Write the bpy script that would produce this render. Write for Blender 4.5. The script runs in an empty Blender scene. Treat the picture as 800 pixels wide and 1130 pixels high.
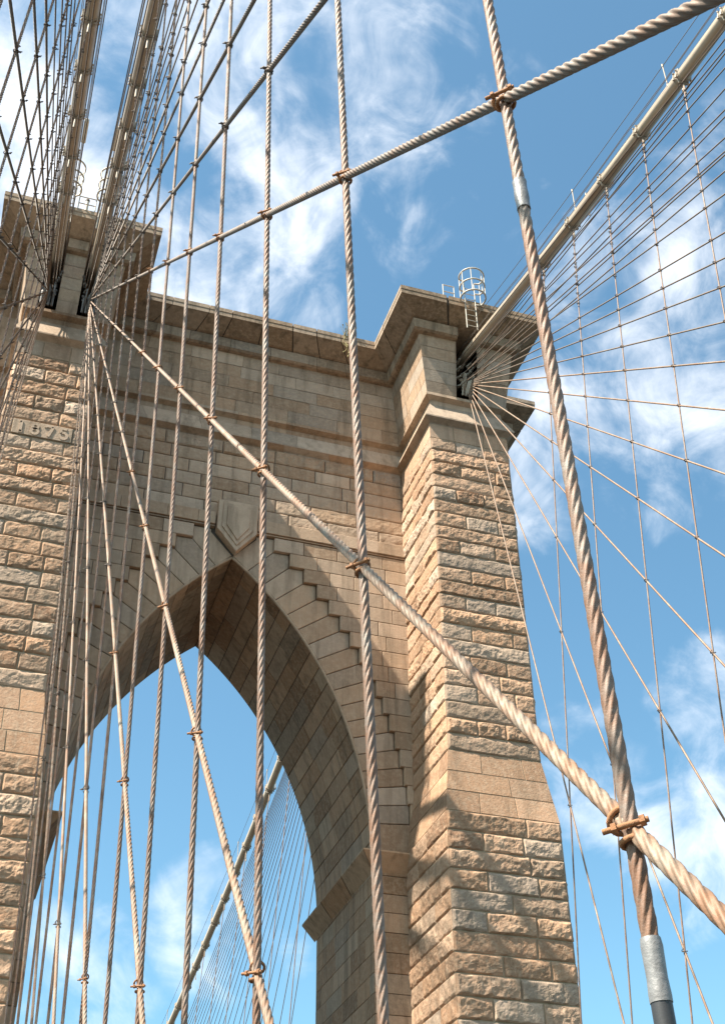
import bpy, bmesh, math, random
import numpy as np
from mathutils import Matrix, Vector

random.seed(7)
RNG = np.random.default_rng(11)
scene = bpy.context.scene
COL = scene.collection

# ------------------------------------------------------------------ camera
CAM = np.array([.0234, -33.609, 0.0])          # eye height on the promenade is z = 0
F_PX, TILT, YAW, ROLL = 1408.91, .6591, .3196, .0131
cy_, sy_ = math.cos(YAW), math.sin(YAW)
ct_, st_ = math.cos(TILT), math.sin(TILT)
c_h = np.array([sy_, cy_, 0.]); c_r = np.array([cy_, -sy_, 0.]); c_u = np.array([0, 0, 1.])
c_F = c_h * ct_ + c_u * st_
c_U = c_u * ct_ - c_h * st_
c_R2 = c_r * math.cos(ROLL) - c_U * math.sin(ROLL)
c_U2 = c_r * math.sin(ROLL) + c_U * math.cos(ROLL)
cam_data = bpy.data.cameras.new('camera')
cam = bpy.data.objects.new('camera', cam_data)
COL.objects.link(cam)
M = Matrix.Identity(4)
for i in range(3):
    M[i][0], M[i][1], M[i][2], M[i][3] = c_R2[i], c_U2[i], -c_F[i], CAM[i]
cam.matrix_world = M
cam_data.sensor_fit = 'VERTICAL'
cam_data.sensor_height = 24.0
cam_data.lens = F_PX / 1130 * 24.0
cam_data.clip_start = .05
cam_data.clip_end = 60000
scene.camera = cam

# ------------------------------------------------------------------ light
SUN = np.array([-.70, -.19, 1.0]); SUN /= np.linalg.norm(SUN)
sun_el = math.asin(SUN[2]); sun_az = math.atan2(SUN[0], SUN[1])
sd = bpy.data.lights.new('sun', 'SUN')
sd.energy = 5.0
sd.angle = math.radians(.5)
sd.color = (1.0, .925, .80)
so = bpy.data.objects.new('sun', sd)
COL.objects.link(so)
so.rotation_euler = Vector(SUN).to_track_quat('Z', 'Y').to_euler()
so.location = (-60, -20, 90)

vs = scene.view_settings
vs.view_transform = 'Standard'; vs.look = 'None'; vs.gamma = 1.0
vs.exposure = 1.5
vs.use_curve_mapping = False

world = bpy.data.worlds.new('World'); scene.world = world
world.use_nodes = True
wt = world.node_tree; wn = wt.nodes; wl = wt.links
wn.clear()
def W(t, **kw):
    n = wn.new(t)
    for k, v in kw.items(): setattr(n, k, v)
    return n
def wmath(op, a, b=None, c=None, clamp=False):
    n = W('ShaderNodeMath', operation=op, use_clamp=clamp)
    for i, x in enumerate((a, b, c)):
        if x is None: continue
        if isinstance(x, (int, float)): n.inputs[i].default_value = x
        else: wl.new(x, n.inputs[i])
    return n.outputs[0]
sky = W('ShaderNodeTexSky', sky_type='NISHITA')
sky.sun_disc = False
sky.sun_elevation = sun_el
sky.sun_rotation = sun_az
sky.air_density = 1.0; sky.dust_density = 1.0; sky.ozone_density = 1.2
tc = W('ShaderNodeTexCoord')
nrm = W('ShaderNodeVectorMath', operation='NORMALIZE')
wl.new(tc.outputs['Generated'], nrm.inputs[0])
DIR = nrm.outputs[0]
# cloud banks: directions in the sky (x, y, z), angular radius in radians, weight; the wide banks at the end are unseen, added as fill light
BANKS = [((-0.0484, 0.6226, 0.7810), 0.13, 1.00), ((-0.0663, 0.5688, 0.8198), 0.12, 0.80), ((-0.0020, 0.5402, 0.8415), 0.10, 0.75), ((0.1330, 0.5380, 0.8324), 0.20, 0.90), ((0.1954, 0.5798, 0.7910), 0.16, 0.70), ((0.1256, 0.6594, 0.7412), 0.15, 0.95), ((0.0728, 0.5709, 0.8178), 0.12, 0.60), ((0.3054, 0.5033, 0.8084), 0.09, 0.80), ((0.2788, 0.4884, 0.8269), 0.06, 0.50), ((0.4066, 0.5672, 0.7162), 0.14, 0.74), ((0.3478, 0.5613, 0.7510), 0.10, 0.55), ((0.4046, 0.4393, 0.8021), 0.09, 0.50), ((0.4015, 0.4013, 0.8232), 0.08, 0.45), ((0.3726, 0.6769, 0.6348), 0.12, 1.00), ((0.3574, 0.7214, 0.5932), 0.08, 0.70), ((0.4665, 0.6203, 0.6306), 0.12, 0.85), ((0.3784, 0.6076, 0.6984), 0.10, 0.60), ((0.4352, 0.7881, 0.4354), 0.09, 0.90), ((0.5021, 0.7517, 0.4276), 0.16, 0.72), ((0.5223, 0.7642, 0.3783), 0.12, 0.85), ((0.1846, 0.9226, 0.3388), 0.08, 1.00), ((0.2097, 0.9235, 0.3213), 0.07, 0.80), ((0.0867, 0.9556, 0.2815), 0.11, 0.80), ((0.1605, 0.5131, 0.8432), 0.12, 0.70), ((0.1606, 0.6070, 0.7783), 0.10, 0.70), ((0.0536, 0.6291, 0.7755), 0.10, 0.80), ((-.31, -.78, .55), .80, 1.1), ((.60, -.55, .58), .65, 1.1), ((.05, -.50, .86), .5, 1.0), ((.93, .0, .36), .45, 1.0), ((-.93, .1, .35), .5, 1.0)]
# clouds spread on a high flat layer
sep = W('ShaderNodeSeparateXYZ'); wl.new(DIR, sep.inputs[0])
zc = wmath('MAXIMUM', sep.outputs[2], .06)
comb = W('ShaderNodeCombineXYZ')
wl.new(wmath('DIVIDE', sep.outputs[0], zc), comb.inputs[0])
wl.new(wmath('DIVIDE', sep.outputs[1], zc), comb.inputs[1])
n1 = W('ShaderNodeTexNoise'); n1.inputs['Scale'].default_value = 6.5
n1.inputs['Detail'].default_value = 9; n1.inputs['Roughness'].default_value = .56; n1.inputs['Distortion'].default_value = .45
wl.new(DIR, n1.inputs['Vector'])
n2 = W('ShaderNodeTexNoise'); n2.inputs['Scale'].default_value = 19
n2.inputs['Detail'].default_value = 7; n2.inputs['Roughness'].default_value = .6; n2.inputs['Distortion'].default_value = .8
wl.new(DIR, n2.inputs['Vector'])
tot = None
for (d, rad, w) in BANKS:
    dp = W('ShaderNodeVectorMath', operation='DOT_PRODUCT')
    wl.new(DIR, dp.inputs[0]); dp.inputs[1].default_value = d
    mr = W('ShaderNodeMapRange', interpolation_type='SMOOTHERSTEP')
    wl.new(dp.outputs['Value'], mr.inputs['Value'])
    mr.inputs['From Min'].default_value = math.cos(rad)
    mr.inputs['From Max'].default_value = 1.0
    mr.inputs['To Min'].default_value = 0; mr.inputs['To Max'].default_value = w
    tot = mr.outputs[0] if tot is None else wmath('MAXIMUM', tot, mr.outputs[0])
fb = wmath('ADD', wmath('MULTIPLY', n1.outputs[0], .72), wmath('MULTIPLY', n2.outputs[0], .34))
dens = wmath('ADD', wmath('MULTIPLY', tot, .50), wmath('SUBTRACT', wmath('MULTIPLY', fb, 1.7), 1.20))
mk = W('ShaderNodeMapRange', interpolation_type='SMOOTHSTEP')
wl.new(dens, mk.inputs['Value'])
mk.inputs['From Min'].default_value = -.03; mk.inputs['From Max'].default_value = .46
mk.inputs['To Min'].default_value = 0; mk.inputs['To Max'].default_value = .80
mixc = W('ShaderNodeMix', data_type='RGBA')
wl.new(mk.outputs[0], mixc.inputs[0])
skyb = W('ShaderNodeMix', data_type='RGBA', blend_type='MULTIPLY'); skyb.inputs[0].default_value = 1
wl.new(sky.outputs[0], skyb.inputs[6]); skyb.inputs[7].default_value = (1.0, 1.38, 1.30, 1)
skya = W('ShaderNodeMix', data_type='RGBA', blend_type='ADD'); skya.inputs[0].default_value = 1
wl.new(skyb.outputs[2], skya.inputs[6]); skya.inputs[7].default_value = (0, 0, 0, 1)
wl.new(skya.outputs[2], mixc.inputs[6]); mixc.inputs[7].default_value = (8.2, 8.3, 8.5, 1)
bg = W('ShaderNodeBackground'); bg.inputs['Strength'].default_value = .066
wl.new(mixc.outputs[2], bg.inputs['Color'])
wo = W('ShaderNodeOutputWorld'); wl.new(bg.outputs[0], wo.inputs['Surface'])

# ------------------------------------------------------------------ materials
def new_mat(name):
    m = bpy.data.materials.new(name); m.use_nodes = True
    nt = m.node_tree; nt.nodes.clear()
    out = nt.nodes.new('ShaderNodeOutputMaterial')
    b = nt.nodes.new('ShaderNodeBsdfPrincipled')
    nt.links.new(b.outputs[0], out.inputs[0])
    return m, nt, b
class NB:
    def __init__(s, nt): s.nt = nt
    def n(s, t, **kw):
        x = s.nt.nodes.new(t)
        for k, v in kw.items(): setattr(x, k, v)
        return x
    def l(s, a, b): s.nt.links.new(a, b)
    def noise(s, vec, scale, detail=4, rough=.55, dist=0):
        x = s.n('ShaderNodeTexNoise')
        x.inputs['Scale'].default_value = scale; x.inputs['Detail'].default_value = detail
        x.inputs['Roughness'].default_value = rough; x.inputs['Distortion'].default_value = dist
        if vec is not None: s.l(vec, x.inputs['Vector'])
        return x.outputs[0]
    def ramp(s, fac, stops):
        x = s.n('ShaderNodeValToRGB'); e = x.color_ramp.elements
        while len(e) < len(stops): e.new(.5)
        for q, (p, c) in zip(e, stops): q.position = p; q.color = (*c, 1)
        s.l(fac, x.inputs[0]); return x.outputs[0]
    def mix(s, fac, a, b, mode='MIX'):
        x = s.n('ShaderNodeMix', data_type='RGBA', blend_type=mode)
        for i, v in ((0, fac), (6, a), (7, b)):
            if isinstance(v, (int, float)): x.inputs[i].default_value = v
            elif isinstance(v, tuple): x.inputs[i].default_value = (*v, 1)
            else: s.l(v, x.inputs[i])
        return x.outputs[2]
    def mp(s, vec, scale):
        x = s.n('ShaderNodeMapping'); x.inputs['Scale'].default_value = scale
        s.l(vec, x.inputs['Vector']); return x.outputs[0]
    def mr(s, v, a, b, c=0, d=1):
        x = s.n('ShaderNodeMapRange'); s.l(v, x.inputs[0])
        for i, q in zip((1, 2, 3, 4), (a, b, c, d)): x.inputs[i].default_value = q
        return x.outputs[0]
    def bump(s, h, strength, dist, normal=None):
        x = s.n('ShaderNodeBump'); x.inputs['Strength'].default_value = strength; x.inputs['Distance'].default_value = dist
        s.l(h, x.inputs['Height'])
        if normal is not None: s.l(normal, x.inputs['Normal'])
        return x.outputs[0]

def stone_mat(name, stops, stain=.5, bump=.5):
    m, nt, b = new_mat(name); q = NB(nt)
    pos = q.n('ShaderNodeNewGeometry').outputs['Position']
    at = q.n('ShaderNodeAttribute'); at.attribute_name = 'stone'
    sp = q.n('ShaderNodeSeparateColor'); q.l(at.outputs['Color'], sp.inputs[0])
    base = q.ramp(sp.outputs[0], stops)
    # value variation from stone to stone
    val = q.mr(sp.outputs[1], 0, 1, .72, 1.17)
    vv = q.n('ShaderNodeCombineColor')
    for i in range(3): q.l(val, vv.inputs[i])
    base = q.mix(1.0, base, vv.outputs[0], 'MULTIPLY')
    # mottling and mineral speckle
    mot = q.noise(pos, 2.2, 6, .6, .4)
    base = q.mix(q.mr(mot, .3, .7, 0, .55), base, q.mix(.5, base, (.21, .155, .10)))
    mot2 = q.noise(pos, 7.5, 5, .65)
    base = q.mix(q.mr(mot2, .45, .72, 0, .5), base, (.54, .405, .285))
    spk = q.noise(pos, 46, 3, .7)
    base = q.mix(q.mr(spk, .52, .72, 0, .55), base, (.18, .135, .09))
    # run-off stains drawn down the wall
    st = q.noise(q.mp(pos, (1.7, 1.7, .16)), 1.6, 6, .62, .2)
    base = q.mix(q.mr(st, .50, .70, 0, stain), base, (.115, .085, .055))
    sl = q.noise(q.mp(pos, (3.4, 3.4, .22)), 1.9, 4, .6)
    base = q.mix(q.mr(sl, .60, .78, 0, .35), base, (.56, .455, .34))
    q.l(base, b.inputs['Base Color'])
    b.inputs['Roughness'].default_value = .92
    b.inputs['Specular IOR Level'].default_value = .25
    h1 = q.noise(pos, 14, 6, .65); h2 = q.noise(pos, 55, 4, .6)
    n_ = q.bump(h1, bump, .03)
    n_ = q.bump(h2, bump * .8, .010, n_)
    q.l(n_, b.inputs['Normal'])
    return m
TAN = [(0, (.275, .15, .088)), (.14, (.365, .205, .122)), (.32, (.455, .262, .155)), (.52, (.485, .297, .19)), (.70, (.435, .295, .205)), (.86, (.49, .36, .268)), (1, (.42, .315, .248))]
BROWN = [(0, (.28, .16, .088)), (.3, (.385, .23, .132)), (.55, (.45, .295, .188)), (.8, (.41, .305, .215)), (1, (.33, .24, .175))]
GREY = [(0, (.40, .25, .155)), (.35, (.46, .31, .205)), (.6, (.49, .355, .255)), (.85, (.44, .335, .255)), (1, (.39, .31, .245))]
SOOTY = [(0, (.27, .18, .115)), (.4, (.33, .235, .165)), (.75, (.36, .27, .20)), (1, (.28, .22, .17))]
M_STONE = stone_mat('rock_faced_granite', TAN, .38, .6)
M_DRESS = stone_mat('dressed_granite', GREY, .52, .4)
M_SOFFIT = stone_mat('brown_soffit_stone', BROWN, .62, .35)
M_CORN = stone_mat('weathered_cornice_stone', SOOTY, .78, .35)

def simple_mat(name, col, rough=.6, metal=0, var=.25, scale=8, bump=.15, var_col=None):
    m, nt, b = new_mat(name); q = NB(nt)
    pos = q.n('ShaderNodeNewGeometry').outputs['Position']
    nz = q.noise(pos, scale, 6, .6)
    dk = var_col if var_col else tuple(c * .55 for c in col)
    q.l(q.mix(q.mr(nz, .4, .72, 0, var), col, dk), b.inputs['Base Color'])
    b.inputs['Roughness'].default_value = rough; b.inputs['Metallic'].default_value = metal
    q.l(q.bump(q.noise(pos, scale * 4, 4), bump, .01), b.inputs['Normal'])
    return m
M_MORTAR = simple_mat('mortar', (.34, .26, .17), .95, 0, .5, 3)
M_LEDGE = simple_mat('ledge_dark_joint', (.09, .075, .06), .95, 0, .4, 3)
M_CABLE = simple_mat('cream_cable_paint', (.48, .385, .285), .5, 0, .35, 3, .05, (.30, .235, .17))
M_BAND = simple_mat('cable_band_paint', (.38, .315, .24), .6, 0, .5, 12, .1, (.22, .15, .10))
M_WHITE = simple_mat('white_enamel', (.44, .39, .32), .5, 0, .4, 9, .05, (.5, .42, .33))
M_RUST = simple_mat('rusty_iron', (.34, .16, .07), .85, .1, .7, 40, .3, (.14, .075, .045))
M_DARKIRON = simple_mat('dark_iron', (.085, .075, .068), .7, .3, .5, 25, .2, (.16, .10, .07))
M_GREYIRON = simple_mat('grey_iron', (.24, .225, .215), .7, .3, .5, 14, .2, (.16, .11, .08))
M_TAPE = simple_mat('silver_tape', (.24, .235, .23), .5, .3, .5, 22, .2, (.12, .11, .105))
M_BLACK = simple_mat('black_sleeve', (.035, .035, .037), .5, 0, .3, 20, .05)
M_FLAG = simple_mat('navy_cloth', (.025, .035, .14), .8, 0, .3, 4, .1)
M_WOOD = simple_mat('weathered_planks', (.04, .031, .022), .85, 0, .6, 4, .2)
M_ROAD = simple_mat('roadway_concrete', (.05, .04, .031), .9, 0, .4, 1, .1)
M_WEED = simple_mat('dry_weed', (.30, .24, .11), .9, 0, .6, 15, .1, (.16, .16, .06))

def rope_mat(name, pale, grey, rust, amount):
    m, nt, b = new_mat(name); q = NB(nt)
    pos = q.n('ShaderNodeNewGeometry').outputs['Position']
    info = q.n('ShaderNodeObjectInfo')
    ad = q.n('ShaderNodeVectorMath', operation='ADD'); q.l(pos, ad.inputs[0])
    mu = q.n('ShaderNodeVectorMath', operation='SCALE'); q.l(info.outputs['Random'], mu.inputs['Scale']); mu.inputs[0].default_value = (37, 11, 53)
    q.l(mu.outputs[0], ad.inputs[1])
    v = ad.outputs[0]
    c = q.mix(q.mr(q.noise(v, 1.3, 6, .65), .35, .65), grey, pale)
    c = q.mix(q.mr(q.noise(v, 5.5, 7, .7, .6), .62 - amount * .35, .74 - amount * .2, 0, .85), c, rust)
    c = q.mix(q.mr(q.noise(v, 26, 5, .7), .50, .68, 0, .55), c, rust)
    c = q.mix(q.mr(q.noise(v, 70, 3, .7), .50, .75, 0, .6), c, (.13, .095, .07))
    q.l(c, b.inputs['Base Color'])
    b.inputs['Roughness'].default_value = .62; b.inputs['Metallic'].default_value = .12
    q.l(q.bump(q.noise(v, 160, 2), .25, .004), b.inputs['Normal'])
    return m
M_SUSP = rope_mat('rusting_suspender_steel', (.30, .26, .22), (.155, .125, .105), (.185, .085, .042), .78)
M_STAY = rope_mat('galvanised_stay_steel', (.29, .235, .175), (.165, .128, .095), (.21, .10, .048), .66)
M_STAY_DARK = rope_mat('shaded_stay_steel', (.19, .16, .13), (.12, .10, .082), (.16, .085, .045), .5)  # darker copy of the stay steel: shade on the upper stays' undersides put into colour
M_WIRE = rope_mat('dark_wire_steel', (.10, .09, .08), (.07, .063, .058), (.12, .07, .04), .3)

def water_mat():
    m, nt, b = new_mat('river_water'); q = NB(nt)
    pos = q.n('ShaderNodeNewGeometry').outputs['Position']
    b.inputs['Base Color'].default_value = (.025, .022, .018, 1); b.inputs['Roughness'].default_value = .25
    q.l(q.bump(q.noise(pos, .35, 6), .6, .5), b.inputs['Normal'])
    return m
M_WATER = water_mat()

# ------------------------------------------------------------------ mesh helpers
class MB:
    """collects blocks of geometry and links them as ONE mesh object"""
    def __init__(s): s.v = []; s.f = []; s.n = 0; s.m = []; s.c = []; s.smooth = []
    def add(s, verts, faces, mat=0, col=(.5, .5, 0), smooth=False, mirror=None):
        verts = np.asarray(verts, float)
        s.v.append(verts)
        for f in faces: s.f.append([i + s.n for i in f])
        k = len(faces)
        s.m += [mat] * k; s.c += [col] * k; s.smooth += [smooth] * k
        s.n += len(verts)
    def grid(s, P, mat=0, col=(.5, .5, 0), smooth=False, closed_u=False, flip=False):
        """P: (nv, nu, 3)"""
        nv, nu = P.shape[:2]
        idx = np.arange(nv * nu).reshape(nv, nu)
        if closed_u: idx = np.concatenate([idx, idx[:, :1]], 1)
        a, b, c, d = idx[:-1, :-1], idx[:-1, 1:], idx[1:, 1:], idx[1:, :-1]
        F = np.stack([a, b, c, d], -1).reshape(-1, 4)
        if flip: F = F[:, ::-1]
        s.add(P.reshape(-1, 3), F.tolist(), mat, col, smooth)
    def mirror_x(s, ax):
        s.v = [np.c_[2 * ax - v[:, 0], v[:, 1], v[:, 2]] for v in s.v]
        s.f = [f[::-1] for f in s.f]
        return s
    def merge(s, o):
        for v in o.v: s.v.append(v)
        for f in o.f: s.f.append([i + s.n for i in f])
        s.m += o.m; s.c += o.c; s.smooth += o.smooth; s.n += o.n
        return s
    def build(s, name, mats, parent=None, attr=True, loc=None):
        me = bpy.data.meshes.new(name)
        V = np.concatenate(s.v)
        if loc is not None: V = V - np.asarray(loc, float)
        me.from_pydata(V.tolist(), [], s.f)
        for m in (mats if isinstance(mats, (list, tuple)) else [mats]): me.materials.append(m)
        me.polygons.foreach_set('material_index', s.m)
        me.polygons.foreach_set('use_smooth', s.smooth)
        if attr:
            a = me.attributes.new('stone', 'FLOAT_COLOR', 'FACE')
            c = np.c_[np.asarray(s.c, float), np.ones(len(s.c))].ravel()
            a.data.foreach_set('color', c)
        me.update()
        o = bpy.data.objects.new(name, me)
        COL.objects.link(o)
        if parent is not None: o.parent = parent
        if loc is not None: o.location = loc
        return o
def tag(o, label=None, cat=None, group=None, kind=None):
    if label: o['label'] = label
    if cat: o['category'] = cat
    if group: o['group'] = group
    if kind: o['kind'] = kind
    return o
def empty(name, label, cat, group=None, loc=(0, 0, 0)):
    o = bpy.data.objects.new(name, None); o.empty_display_size = .3
    COL.objects.link(o); o.location = loc
    return tag(o, label, cat, group)

def lattice(ix, iy, iz, seed):
    h = (ix * 374761393 + iy * 668265263 + iz * 2147483647 + seed * 144665) & 0xffffffff
    h = ((h ^ (h >> 13)) * 1274126177) & 0xffffffff
    h = h ^ (h >> 16)
    return (h & 0xffff) / 65535.0
def vnoise(x, y, seed=0):
    ix = np.floor(x).astype(np.int64); iy = np.floor(y).astype(np.int64)
    fx, fy = x - ix, y - iy
    fx = fx * fx * (3 - 2 * fx); fy = fy * fy * (3 - 2 * fy)
    z = np.zeros_like(ix)
    a = lattice(ix, iy, z, seed); b = lattice(ix + 1, iy, z, seed)
    c = lattice(ix, iy + 1, z, seed); d = lattice(ix + 1, iy + 1, z, seed)
    return (a * (1 - fx) + b * fx) * (1 - fy) + (c * (1 - fx) + d * fx) * fy
def sm(t): t = np.clip(t, 0, 1); return t * t * (3 - 2 * t)

def stone_col(pal=None):
    t = random.random() if pal is None else pal
    return (t, random.random(), 0)

def quad_stone(mb, A, B, Cc, D, n, style, joint=.012, free=(0, 0), col=None, mat=0, depth=.03, h0=0.0):
    """one stone on the quad A (bottom left) B (bottom right) C (top right) D (top left), n outward.
    style: ('rough', bulge) or ('smooth', bevel). free = corner edges without a joint (left, right)."""
    A, B, Cc, D, n = (np.asarray(x, float) for x in (A, B, Cc, D, n))
    if col is None: col = stone_col()
    wdt = .5 * (np.linalg.norm(B - A) + np.linalg.norm(Cc - D)); hgt = .5 * (np.linalg.norm(D - A) + np.linalg.norm(Cc - B))
    if wdt < .05 or hgt < .05: return
    jl = 0 if free[0] else joint; jr = 0 if free[1] else joint
    if style[0] == 'smooth':
        bv = style[1]
        us = [jl, jl + bv, wdt - jr - bv, wdt - jr]; vs_ = [joint, joint + bv, hgt - joint - bv, hgt - joint]
        H = np.full((4, 4), h0)
        H[0, :] = H[-1, :] = -depth
        if not free[0]: H[:, 0] = -depth
        if not free[1]: H[:, -1] = -depth
        us = np.array(us) / wdt; vs_ = np.array(vs_) / hgt
        U, V = np.meshgrid(us, vs_)
        # slight unevenness of each block
        H[1:-1, :] += np.where(H[1:-1, :] > -depth, random.uniform(-.006, .008), 0)
    else:
        bulge, cell = style[1], style[2]
        nu = max(4, int(wdt / cell)); nv = max(4, int(hgt / cell))
        us = np.r_[jl, np.linspace(jl + .012, wdt - jr - .012, nu), wdt - jr]
        vs_ = np.r_[joint, np.linspace(joint + .012, hgt - joint - .012, nv), hgt - joint]
        UM, VM = np.meshgrid(us, vs_)
        seed = random.randrange(1, 99999)
        # rock face: chipped planes plus ragged detail, falling to the drafted edge
        el = np.clip((UM - (jl if not free[0] else .022)) / (.045 if not free[0] else .04), 0, 1)
        er = np.clip((wdt - UM - (jr if not free[1] else .022)) / (.045 if not free[1] else .04), 0, 1)
        eb = np.clip((VM - joint) / (.025 + .10 * vnoise(UM * 4, VM * 0, seed + 5) ** 2), 0, 1)
        et = np.clip((hgt - VM - joint) / (.03 + .15 * vnoise(UM * 3.3, VM * 0, seed + 6) ** 2), 0, 1)
        edge = np.minimum(np.minimum(sm(el), sm(er)), np.minimum(sm(eb), sm(et)))
        k = .55
        for q in range(6):
            a = random.uniform(-1.6, 1.6); bb = random.uniform(-1.5, 1.5)
            pl = random.uniform(.7, 1.35) + a * (UM / wdt - .5) + bb * (VM / hgt - .5)
            k = pl if q == 0 else np.minimum(k, pl)
        k = np.clip(k, .1, 1.3)
        rag = vnoise(UM * 6, VM * 6, seed) * .5 + vnoise(UM * 13, VM * 13, seed + 1) * .32 + vnoise(UM * 27, VM * 27, seed + 2) * .18
        H = edge * bulge * (.30 + .55 * k + .75 * (rag - .5))
        H = np.maximum(H, -.008)
        H[0, :] = -depth; H[-1, :] = -depth
        if not free[0]: H[:, 0] = -depth
        if not free[1]: H[:, -1] = -depth
        if free[0]: H[1:-1, 0] = 0
        if free[1]: H[1:-1, -1] = 0
        H = H + h0
        U, V = UM / wdt, VM / hgt
    U = U[..., None]; V = V[..., None]
    P = (A * (1 - U) + B * U) * (1 - V) + (D * (1 - U) + Cc * U) * V + n * H[..., None]
    mb.grid(P, mat, col)

def splits(w, pattern):
    """stone boundaries across a course as fractions"""
    return [0] + [p for p in pattern if 0 < p < 1] + [1]
def ashlar(mb, zs, L, R, n, style, free=(0, 0), pats=None, lens=None, pal=None, h0=0.0, joint=.012):
    """courses between the heights in zs; L(z), R(z) give the face's left and right edges"""
    for i, (z0, z1) in enumerate(zip(zs[:-1], zs[1:])):
        A, B, Cc, D = (np.array(x, float) for x in (L(z0), R(z0), R(z1), L(z1)))
        w = np.linalg.norm(B - A)
        if pats is not None:
            fr = splits(w, pats[i % len(pats)](random))
        else:
            fr = [0.]; x = random.uniform(.35, 1) * lens
            while x < w - .3 * lens:
                fr.append(x / w); x += lens * random.uniform(.7, 1.35)
            fr.append(1.)
        st = style(i) if callable(style) else style
        for a, b in zip(fr[:-1], fr[1:]):
            quad_stone(mb, A + (B - A) * a, A + (B - A) * b, D + (Cc - D) * b, D + (Cc - D) * a, n, st, joint,
                       (free[0] and a == 0, free[1] and b == 1), stone_col(None if pal is None else pal(i)), 0, .03, h0)
def back_quad(mb, A, B, Cc, D, n, off=-.022, mat=1):
    n = np.asarray(n, float)
    mb.add([np.asarray(p, float) + n * off for p in (A, B, Cc, D)], [[0, 1, 2, 3]], mat)
def levels(z0, z1, step, jit=.07):
    k = max(1, round((z1 - z0) / step))
    e = np.cumsum([1 + random.uniform(-jit, jit) for _ in range(k)])
    return [z0] + list(z0 + (z1 - z0) * e / e[-1])
def poly_stone(mb, pts, frame, joint, bevel, h, depth=.03, col=None, mat=0):
    """smooth stone with any convex-ish outline; pts 2-D anticlockwise, frame(x, z, h) -> 3-D"""
    pts = [np.array(p, float) for p in pts]
    def inset(d):
        out = []
        k = len(pts)
        for i in range(k):
            p0, p1, p2 = pts[i - 1], pts[i], pts[(i + 1) % k]
            a = (p1 - p0) / np.linalg.norm(p1 - p0); b = (p2 - p1) / np.linalg.norm(p2 - p1)
            na = np.array([-a[1], a[0]]); nb = np.array([-b[1], b[0]])
            bis = na + nb; den = 1 + na @ nb
            out.append(p1 + bis * d / max(den, .25))
        return out
    r0, r1 = inset(joint), inset(joint + bevel)
    k = len(pts)
    V = [frame(p[0], p[1], -depth) for p in r0] + [frame(p[0], p[1], h - bevel * .6) for p in r0] + [frame(p[0], p[1], h) for p in r1]
    Fs = []
    for i in range(k):
        j = (i + 1) % k
        Fs += [[i, j, k + j, k + i], [k + i, k + j, 2 * k + j, 2 * k + i]]
    Fs.append(list(range(2 * k, 3 * k)))
    mb.add(V, Fs, mat, stone_col() if col is None else col)
def box(mb, lo, hi, mat=0, col=None):
    x0, y0, z0 = lo; x1, y1, z1 = hi
    V = [(x0, y0, z0), (x1, y0, z0), (x1, y1, z0), (x0, y1, z0), (x0, y0, z1), (x1, y0, z1), (x1, y1, z1), (x0, y1, z1)]
    mb.add(V, [[0, 3, 2, 1], [4, 5, 6, 7], [0, 1, 5, 4], [1, 2, 6, 5], [2, 3, 7, 6], [3, 0, 4, 7]], mat, stone_col() if col is None else col)
def tube(mb, pts, r, nv=8, mat=0, smooth=True, caps=True):
    pts = np.asarray(pts, float)
    t = np.gradient(pts, axis=0); t /= np.linalg.norm(t, axis=1)[:, None]
    ref = np.array([0, 0, 1.]) if abs(t[0][2]) < .9 else np.array([1., 0, 0])
    rows = []
    rr = np.broadcast_to(np.asarray(r, float), (len(pts),))
    for p, d, q in zip(pts, t, rr):
        u = ref - d * (ref @ d); u /= np.linalg.norm(u); ref = u
        w = np.cross(d, u)
        a = np.linspace(0, 2 * math.pi, nv, endpoint=False)
        rows.append(p + q * (np.cos(a)[:, None] * u + np.sin(a)[:, None] * w))
    P = np.array(rows)
    mb.grid(P, mat, smooth=smooth, closed_u=True)
    if caps:
        mb.add(P[0], [list(range(nv))[::-1]], mat); mb.add(P[-1], [list(range(nv))], mat)

# ------------------------------------------------------------------ the setting
def struct(mb, name, mat): return tag(mb.build(name, mat, attr=False), kind='structure')
mb = MB(); S_ = 20000
mb.add([(-S_, -S_, -46), (S_, -S_, -46), (S_, S_, -46), (-S_, S_, -46)], [[0, 1, 2, 3]])
struct(mb, 'river', M_WATER)
mb = MB()
for i in range(-520, 700):
    y = i * .17 + random.uniform(-.004, .004)
    if -3.3 < y < 16.3: continue
    box(mb, (-2.3, y, -1.76), (2.3, y + .155, -1.70 + random.uniform(-.003, .003)))
struct(mb, 'promenade_walkway', M_WOOD)
for s in (-1, 1):
    mb = MB()
    x0, x1 = (2.3, 12.0) if s > 0 else (-12.0, -2.3)
    box(mb, (x0, -88, -6.5), (x1, 119, -6.0))
    kx = x1 - .3 if s > 0 else x0
    box(mb, (kx, -88, -6.0), (kx + .3, 119, -5.86))
    kx = x0 if s > 0 else x1 - .3
    box(mb, (kx, -88, -6.0), (kx + .3, 119, -5.86))
    struct(mb, 'roadway', M_ROAD)

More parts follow.
